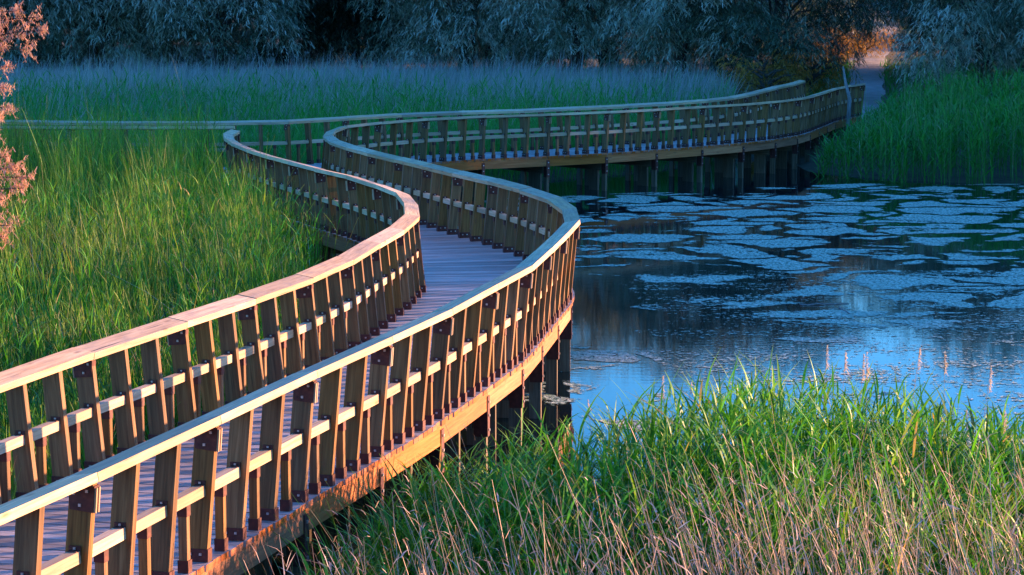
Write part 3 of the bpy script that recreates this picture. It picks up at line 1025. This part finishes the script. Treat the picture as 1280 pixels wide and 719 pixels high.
# ------------------------------------------------------------------ reed plumes over the water
def plume_thing(name, px, py, D, label, grp, curl=0.0, size=1.0):
    top = spot(px, py, D)
    gz_ = float(ground_z(np.array([[top[0], top[1]]]))[0])
    gz_ = max(gz_, -.4)
    r = empty(name, (top[0] + random.uniform(-.05, .05), D, gz_))
    h = top[2] - gz_
    tag(r, label, 'reed', grp)
    v = Veg(); n1 = np.ones(1)
    la = random.choice([.03, .06]); azi = np.array([random.uniform(0, 6.28)])
    for k in range(2):
        v.add(*blades(np.zeros((1, 3)), n1 * h, azi, n1 * .0, n1 * la, n1, n1 * 0, n1 * .006, azi + k * 1.57, n1 * .55, 6, .5))
    link('stem', v.mesh('stem', M['dry']), r)
    v = Veg(); n = int(60 * size)
    t = U(0, 1, n); L = .2 * size
    e = np.column_stack([la * h * np.cos(azi[0]) * n1.repeat(n) * (1 - t * L / h), la * h * np.sin(azi[0]) * n1.repeat(n) * (1 - t * L / h), h - t * L])
    a = U(-.9, .9, n) + curl
    v.add(*blades(e, U(.03, .085, n) * (.45 + t * .8), a, U(.1, .4, n), U(.1, .3, n), U(.3, .9, n), U(.2, .9, n), U(.006, .012, n), U(0, 6.28, n), U(0, 1, n), 2, .4))
    link('seed_head', v.mesh('seed_head', M['plume']), r)
    for tt in (.35, .5, .62, .74):
        v = Veg()
        v.add(*blades(np.array([[0, 0, tt * h]]), U(.25, .42, 1), U(0, 6.28, 1), U(.3, .5, 1), U(.1, .4, 1), U(.6, .9, 1), U(.2, .5, 1), U(.012, .018, 1), U(0, 6.28, 1), U(.4, .9, 1), 4))
        link('leaf', v.mesh('leaf', M['reed']), r)


GP = 'tall plumed reeds standing up against the pond'
plume_thing('plumed_reed', 823, 470, 20.6, 'tall reed with a drooping tan head, nearest the boardwalk of those over open blue water', GP, 0, 1.0)
plume_thing('plumed_reed', 855, 478, 20.6, 'slim upright reed with a thin tan tip against the dark tree reflection', GP, 0, .6)
plume_thing('plumed_reed', 745, 500, 20.4, 'short reed with a small white tuft beside the boardwalk piles', GP, 0, .6)
plume_thing('plumed_reed', 932, 483, 20.8, 'reed with a fluffy whitish head where the dark reflection ends', GP, 0, 1.2)
GW = 'hazy pink plumes over the weedy water'
for px, py in ((1030, 436), (1054, 443), (1070, 446), (1092, 440), (1178, 445), (1228, 455), (1210, 515), (1245, 508), (1138, 432)):
    plume_thing('plumed_reed', px, py + random.uniform(-3, 3), random.uniform(18.2, 20.3), 'slender reed with a hazy pink plume held up over the weedy water', GW, 0, random.uniform(.9, 1.4))

# ------------------------------------------------------------------ floating sticks, weathered stake
def tube_pts(pts, rad, sides=7):
    pts = [Vector(p) for p in pts]
    V = []; F = []
    for i, p in enumerate(pts):
        d = (pts[min(i + 1, len(pts) - 1)] - pts[max(i - 1, 0)]).normalized()
        a = d.orthogonal().normalized() if abs(d.z) < .9 else Vector((1, 0, 0)) - d * d.x
        a.normalize(); c = d.cross(a)
        for k in range(sides):
            th = 6.2832 * k / sides
            V.append(p + (a * math.cos(th) + c * math.sin(th)) * rad[i])
    for i in range(len(pts) - 1):
        for k in range(sides):
            F.append((i * sides + k, i * sides + (k + 1) % sides, (i + 1) * sides + (k + 1) % sides, (i + 1) * sides + k))
    return np.array([tuple(v) for v in V]), np.array(F)


def stick(name, a, b2, r, label, cat, mat, n=5, wig=.02):
    a, b2 = Vector(a), Vector(b2)
    pts = [a.lerp(b2, i / n) + Vector((random.uniform(-wig, wig), random.uniform(-wig, wig), random.uniform(-wig, wig) * .4)) - a for i in range(n + 1)]
    V, F = tube_pts(pts, [r * (1 - .45 * i / n) for i in range(n + 1)])
    o = link(name, np_mesh(name, V, F, mat, smooth=True), None, a)
    return tag(o, label, cat)


def onwater(px, py):
    p = plan([(px, py)], CAM_Z)[0]
    return (p[0], p[1], .012)


a = onwater(1049, 386); b2 = onwater(1063, 394)
stick('floating_stick', a, b2, .014, 'pale stick lying slantwise on the dark open water of the pond', 'stick', M['stick'], 4, .01)
a = onwater(1001, 382); b2 = onwater(1060, 380.5)
stick('floating_stick', a, b2, .012, 'long thin twig lying flat on the water beside a fringe of weed', 'stick', M['stick'], 6, .03)
a = onwater(1097, 493.5); b2 = onwater(1120, 492.5)
stick('floating_stick', a, b2, .009, 'short twig afloat on the bright blue water above the shore reeds', 'stick', M['stick'], 4, .01)
s0 = spot(1060, 158, 71.0); s1 = spot(1062, 124, 71.0); s2 = spot(1057, 104, 71.2); s3 = spot(1054, 84, 71.4)
ps = [s0 - np.array([0, 0, .8]), s0, s1, s2, s3]
V, F = tube_pts([q - ps[0] for q in ps], [.07, .065, .06, .045, .025], 8)
tag(link('weathered_stake', np_mesh('weathered_stake', V, F, M['stick'], smooth=True), None, ps[0]), 'crooked grey weathered stake leaning beside the far end of the handrail', 'stake')

# ------------------------------------------------------------------ path beyond the walk
ys = np.array([73.5, 78, 84, 92, 102, 115, 130, 150, 175, 210])
pxs = np.array([11.2, 11.9, 12.8, 14.0, 15.5, 17.5, 20.0, 23.1, 27, 32])
hw = np.array([.75, .75, .75, .75, .8, .9, 1.2, 1.5, 2, 2.5])
rows = []
for k in range(7):
    f = (k - 3) / 3
    pts = np.stack([pxs + hw * f + .03 * np.sin(ys * .7 + k), ys], 1)
    rows.append(np.column_stack([pts, ground_z(pts) + .05 - .05 * abs(f) ** 3]))
V = np.stack(rows, 1).reshape(-1, 3)
ii = (np.arange(len(ys) - 1)[:, None] * 7 + np.arange(6)).ravel()
m, nt, b = new_mat('sandy_path')
tc = nt.nodes.new('ShaderNodeTexCoord').outputs['Object']
nt.links.new(ramp(nt, [(.3, (.2, .17, .14)), (.7, (.36, .32, .28))], noise(nt, tc, 2.5, 6, .65)).outputs[0], b.inputs['Base Color'])
b.inputs['Roughness'].default_value = .95
bump(nt, b, noise(nt, tc, 9, 4), .6, .05)
tag(link('path', np_mesh('path', V, np.column_stack([ii, ii + 1, ii + 8, ii + 7]), m, smooth=True)), kind='structure')

# ------------------------------------------------------------------ trees: feathery tamarisks with hanging sprays
def spray_cloud(r, centers, radii, per, nleaf, L, w, droop, tone):
    """drooping sprays of narrow scale leaves round the given clump centres"""
    k = np.repeat(np.arange(len(centers)), per)
    N = len(k)
    d = r.normal(size=(N, 3)); d /= np.linalg.norm(d, axis=1, keepdims=True)
    rad = radii[k] * r.uniform(.25, 1.0, N) ** .6
    st = centers[k] + d * rad[:, None] * np.array([1, 1, .75])
    az = np.arctan2(d[:, 1], d[:, 0]) + r.normal(0, .5, N)
    SL = L * r.uniform(.6, 1.3, N)
    up = r.uniform(-.1, .6, N); dr = droop * r.uniform(.5, 1.3, N)
    q = np.repeat(np.arange(N), nleaf)
    t = np.tile((np.arange(nleaf) + .5) / nleaf, N)
    b0 = np.column_stack([st[q, 0] + np.cos(az[q]) * SL[q] * t * .75, st[q, 1] + np.sin(az[q]) * SL[q] * t * .75, st[q, 2] + SL[q] * (up[q] * t - dr[q] * t * t)])
    b0 += r.normal(0, L * .05, b0.shape)
    n = len(q)
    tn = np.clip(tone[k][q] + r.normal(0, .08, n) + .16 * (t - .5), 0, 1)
    return blades(b0, L * r.uniform(.2, .42, n), az[q] + r.normal(0, .9, n), r.uniform(.3, .8, n), r.uniform(0, .3, n), r.uniform(-.3, .5, n), r.uniform(.1, .9, n), w * r.uniform(.6, 1.3, n), r.uniform(0, 6.28, n), tn, 2, .35)


def tree_parts(seed, H, Rr, nc=150, per=30, nleaf=12, L=.75, w=.045):
    r = np.random.default_rng(seed)
    # limbs
    V = []; F = []; n0 = 0
    tips = []
    for s in range(5):
        a = r.uniform(0, 6.28); sp = r.uniform(.15, .55) * Rr
        pts = [(0.25 * math.cos(a) * (s > 0), .25 * math.sin(a) * (s > 0), 0)]
        hh = H * r.uniform(.6, .9)
        for i in range(1, 6):
            t = i / 5
            pts.append((math.cos(a) * sp * t ** 1.3 + r.normal(0, .12), math.sin(a) * sp * t ** 1.3 + r.normal(0, .12), hh * t))
        v, f = tube_pts(pts, [.085 * (1 - .85 * i / 5) * H / 9 for i in range(6)], 6)
        V.append(v); F.append(f + n0); n0 += len(v)
        for b_i in (2, 3, 4):
            e = np.array(pts[b_i]); a2 = a + r.normal(0, 1.2); ln = Rr * r.uniform(.35, .7)
            q = [e, e + np.array([math.cos(a2) * ln * .5, math.sin(a2) * ln * .5, ln * .35]), e + np.array([math.cos(a2) * ln, math.sin(a2) * ln, ln * .4])]
            v, f = tube_pts(q, [.07, .045, .015], 5)
            V.append(v); F.append(f + n0); n0 += len(v)
    trunk = np_mesh('trunk', np.vstack(V), np.vstack(F), M['bark'], smooth=True)
    # crown clumps over an uneven dome that hangs to the ground
    u = r.uniform(-1, 1, nc * 3); th = r.uniform(0, 6.28, nc * 3)
    rr = np.where(u > 0, np.clip(1 - np.abs(u) ** 3, 0, 1) ** .6, np.clip(1 - .35 * np.abs(u) ** 2, 0, 1))
    sh = r.uniform(.25, 1.0, nc * 3) ** .5
    lob = 1 + .22 * np.sin(th * 3 + r.uniform(0, 6)) + .15 * np.sin(th * 5 + u * 4 + r.uniform(0, 6))
    cz = H * (.5 + .47 * u * sh)
    c = np.column_stack([Rr * rr * sh * lob * np.cos(th), Rr * rr * sh * lob * np.sin(th), cz])
    c = c[c[:, 2] > .5][:nc]
    rad = r.uniform(.6, 1.15, len(c))
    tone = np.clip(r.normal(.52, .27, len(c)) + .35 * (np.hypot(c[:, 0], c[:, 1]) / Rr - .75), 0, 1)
    return trunk, c, rad, tone, r, (per, nleaf, L, w)


def tree_variant(seed, H, Rr, mat, tshift=0.0, **kw):
    trunk, c, rad, tone, r, (per, nleaf, L, w) = tree_parts(seed, H, Rr, **kw)
    v = Veg()
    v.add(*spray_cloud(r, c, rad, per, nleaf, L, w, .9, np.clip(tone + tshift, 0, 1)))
    return trunk, v.mesh('crown', mat)


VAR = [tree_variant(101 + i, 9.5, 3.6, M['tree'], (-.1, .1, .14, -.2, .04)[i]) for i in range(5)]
SUN_TINTED = tree_variant(120, 3.0, 2.0, M['tree_sunglow'], 0, nc=40, per=20, nleaf=9, L=.5, w=.05)


def tree(var, x, y, label, grp, s=1.0, sz=None, rz=None, name='tamarisk_tree', z=None):
    o = empty(name, (x, y, float(ground_z(np.array([[x, y]]))[0]) - .05 if z is None else z))
    tag(o, label, 'tree', grp)
    o.rotation_euler = (0, 0, random.uniform(0, 6.28) if rz is None else rz)
    o.scale = (s, s, sz or s)
    for n, me in (('trunk', var[0]), ('crown', var[1])):
        c = bpy.data.objects.new(n, me); C.objects.link(c); c.parent = o
    return o


TG = 'tamarisk trees along the back of the marsh'
front = [(-22.5, 99, 1.05, 0, 'blue grey tamarisk behind the pink sprays at the far left of the back row'),
         (-17.6, 100.5, 1.1, 1, 'feathery tamarisk with pale drooping clumps, second from the left in the back row'),
         (-12.4, 98.5, 1.0, 2, 'bushy tamarisk hanging low over the blue grey meadow, left of the dark hollow'),
         (-7.2, 107, 1.0, 3, 'dark tamarisk set back in a hollow above the middle of the meadow'),
         (-2.0, 99, 1.05, 1, 'tamarisk with grey feathery clumps just right of the dark hollow'),
         (2.6, 95, 1.0, 2, 'tall grey green tamarisk over the reeds at the middle of the back row'),
         (6.6, 90.5, .95, 4, 'tamarisk with pale upper sprays standing above the rising end of the far handrail'),
         (10.1, 88.5, 1.0, 3, 'dark tamarisk arching over the left side of the sandy path'),
         (17.3, 85, .95, 1, 'willowy tamarisk on the right side of the sandy path behind the reed bank'),
         (21.8, 82.5, 1.0, 0, 'dark tamarisk with hanging sprays behind the reed bank, right of the path tree'),
         (26.5, 83, 1.05, 2, 'tamarisk at the far right edge behind the reed bank')]
for x, y, s, v, lab in front: tree(VAR[v], x, y, lab, TG, s * 1.0, s * (1.12 if x < 8 else 1.0))
TB = 'taller trees filling in behind the back row'
for i, x in enumerate(np.arange(-27, 34, 5.2)):
    y = 107 + 3 * math.sin(i * 2.1) - .25 * max(0, x)
    if 14.0 < x < 20.5: x += 6.0; y += 6
    tree(VAR[(i * 3 + 1) % 5], float(x), y, 'dark tall tamarisk half hidden behind the front row of trees', TB, 1.15, 1.14 if x < 6 else .95)
for i, x in enumerate(np.arange(-34, 9, 5.6)):
    tree(VAR[(i * 2 + 3) % 5], float(x), 117 + 2 * math.sin(i * 1.7), 'dark tree deep in the woods behind the taller trees', 'trees deep in the woods', 1.25, 1.15)
tree(SUN_TINTED, 11.2, 87.0, 'low bush tinted golden like sun glow beside the path under the arching tamarisk', 'sun-tinted bushes by the path', .72, .8, name='sun_tinted_bush')
tree(SUN_TINTED, 9.2, 84.0, 'olive bush in shade just behind the end of the far handrail', 'sun-tinted bushes by the path', .75, .7, name='sun_tinted_bush')
tree(SUN_TINTED, 16.5, 121, 'sunlit bush tinted orange like sun glow at the far end of the sandy path', 'sun-tinted bushes by the path', .7, .75, name='sun_tinted_bush')
tree(SUN_TINTED, 18.9, 125, 'smaller sunlit bush tinted orange touching the right edge of the sandy path', 'sun-tinted bushes by the path', .6, .6, name='sun_tinted_bush')
for i, (x, y) in enumerate([(16, 134), (22, 172), (29.5, 178), (37, 176), (12.0, 117), (23.8, 116), (21.5, 142), (20, 152), (25, 146)]):
    tree(VAR[i % 5], x, y, 'distant tree closing the view beyond the end of the sandy path', 'trees beyond the path', 1.25, 1.2 if y > 160 else 1.3)
# grove on the right of the pond that keeps the evening sun off the far walk
TS = 'grove on the right shore shading the far boardwalk'
GROVE = [(50.5, 55.5), (48, 59), (45.5, 62.5), (43, 66), (40.5, 69.5), (38, 73), (36, 77), (34.5, 81), (35, 86), (38, 91)]
for i, (x, y) in enumerate(GROVE):
    tree(VAR[i % 5], x, y, 'tamarisk in the front row of the grove on the right shore of the pond', TS, 1.15, 1.1 if y < 70 else 1.25)
for i, (x, y) in enumerate([(53, 59), (49, 64.5), (45, 70), (41.5, 75.5), (39.5, 81), (41, 89), (43, 96)]):
    tree(VAR[(i + 2) % 5], x, y, 'tamarisk in the back row of the grove on the right shore of the pond', TS, 1.2, 1.12 if y < 70 else 1.35)

for i, (x, y) in enumerate([(37, 98), (40, 104), (43, 110), (42, 116), (44, 122), (36, 105), (38, 112), (35, 142), (39, 148), (43, 155), (47, 162)]):  # extra trees added to block the sun from the background woods
    tree(VAR[(i + 1) % 5], x, y, 'tall tamarisk added on the far right shore to shade the back woods', TS, 1.25, 1.45)

# ------------------------------------------------------------------ pink tamarisk at the left edge
TX, TY = -5.75, 21.0
root = empty('flowering_tamarisk', (TX, TY, .1))
tag(root, 'pink feathery tamarisk shrub catching the sun at the left edge of the marsh', 'shrub')
r = np.random.default_rng(77)
tips = [(70, 38), (58, 22), (44, 62), (30, 14), (22, 84), (12, 110), (20, 132), (10, 146), (4, 166), (20, 196), (30, 208), (46, 222), (38, 236), (14, 250), (22, 282), (17, 296), (-4, 60), (-10, 160), (-12, 220), (-20, 300), (-30, 40), (-20, 270), (-40, 120), (-45, 200), (6, 40), (4, 224), (2, 275), (8, 25)]
V = []; F = []; n0 = 0
veg = Veg()
base = np.array([0, 0, 0.0])
stems = []
for k in range(6):
    a = r.uniform(0, 6.28)
    pts = [np.array([.08 * math.cos(a), .08 * math.sin(a), 0])]
    for i in range(1, 7):
        t = i / 6
        pts.append(np.array([(math.cos(a) * .35 + .1) * t + r.normal(0, .03), math.sin(a) * .35 * t + r.normal(0, .03), 5.2 * t * r.uniform(.95, 1.05)]))
    stems.append(pts)
    v, f = tube_pts(pts, [.05 * (1 - .8 * i / 6) for i in range(7)], 6)
    V.append(v); F.append(f + n0); n0 += len(v)
extra = [(TX + r.uniform(-1.6, .3), TY + r.uniform(-1.0, 1.0), r.uniform(1.0, 5.6)) for _ in range(26)]
ends = [spot(px, py, TY + r.uniform(-.25, .25)) for px, py in [(x - 9 if x > 0 else x - 5, y) for x, y in tips]] + [np.array(e) for e in extra]
for e in ends:
    e = np.array(e) - np.array([TX, TY, .1])
    st = stems[r.integers(6)]
    zz = np.clip(e[2] - r.uniform(.1, .5), .3, 4.9)
    i = min(5, int(zz / 5.2 * 6)); s = st[i] + (st[i + 1] - st[i]) * (zz / 5.2 * 6 - i)
    mid = (s + e) / 2 + np.array([0, 0, .12])
    pts = [s, s * .4 + mid * .6, mid * .5 + e * .5, e]
    v, f = tube_pts(pts, [.014, .011, .007, .003], 5)
    V.append(v); F.append(f + n0); n0 += len(v)
    ns = 27
    tt = r.uniform(.25, 1.0, ns) ** .7
    P = np.array([pts[0] * (1 - t) ** 3 + 3 * pts[1] * t * (1 - t) ** 2 + 3 * pts[2] * t * t * (1 - t) + pts[3] * t ** 3 for t in tt])
    fw = math.atan2((e - s)[1], (e - s)[0])
    # side sprays, each a run of tiny needles
    saz = fw + r.normal(0, .9, ns); SL = r.uniform(.07, .19, ns) * (1.25 - .5 * tt); sup = r.uniform(-.9, 1.1, ns)
    nn_ = 26
    q = np.repeat(np.arange(ns), nn_); t2 = np.tile((np.arange(nn_) + .5) / nn_, ns)
    b0 = P[q] + np.column_stack([np.cos(saz[q]) * SL[q] * t2, np.sin(saz[q]) * SL[q] * t2, sup[q] * SL[q] * t2 - .2 * SL[q] * t2 ** 2])
    n = len(q)
    tn = np.clip(.45 + r.normal(0, .2, n) + np.where(r.random(n) < .06, .6, 0), 0, 1)
    veg.add(*blades(b0, r.uniform(.02, .046, n), saz[q] + r.normal(0, 1.0, n), r.uniform(.3, .9, n), np.zeros(n), r.uniform(-1.1, 1.2, n), np.zeros(n), r.uniform(.006, .013, n), r.uniform(0, 6.28, n), tn, 1, .5))
link('trunk', np_mesh('trunk', np.vstack(V), np.vstack(F), M['bark'], smooth=True), root)
link('crown', veg.mesh('crown', M['tam']), root)

# ------------------------------------------------------------------ light
SUN_AZ, SUN_EL = R(66), R(8.3)
w = bpy.data.worlds.new('World')
SC.world = w
w.use_nodes = True
nt = w.node_tree
sky = nt.nodes.new('ShaderNodeTexSky')
sky.sky_type = 'NISHITA'
sky.sun_disc = False
sky.sun_elevation = SUN_EL
sky.sun_rotation = SUN_AZ
sky.ozone_density = 8.0
sky.air_density = 1.2
sky.dust_density = .3
nt.links.new(sky.outputs[0], nt.nodes['Background'].inputs[0])
nt.nodes['Background'].inputs[1].default_value = .15
sl = bpy.data.lights.new('sun', 'SUN')
sl.energy = 4.0
sl.angle = R(.6)
sl.color = (1, .53, .28)
so = bpy.data.objects.new('sun', sl)
C.objects.link(so)
sd = Vector((math.sin(SUN_AZ) * math.cos(SUN_EL), math.cos(SUN_AZ) * math.cos(SUN_EL), math.sin(SUN_EL)))
so.rotation_euler = sd.to_track_quat('Z', 'Y').to_euler()
so.location = (40, 20, 30)

SC.view_settings.view_transform = 'Standard'
SC.view_settings.look = 'None'
SC.view_settings.exposure = 2.45
SC.view_settings.gamma = 1
SC.view_settings.use_curve_mapping = False
SC.cycles.max_bounces = 8
SC.cycles.transparent_max_bounces = 16
SC.cycles.use_denoising = True
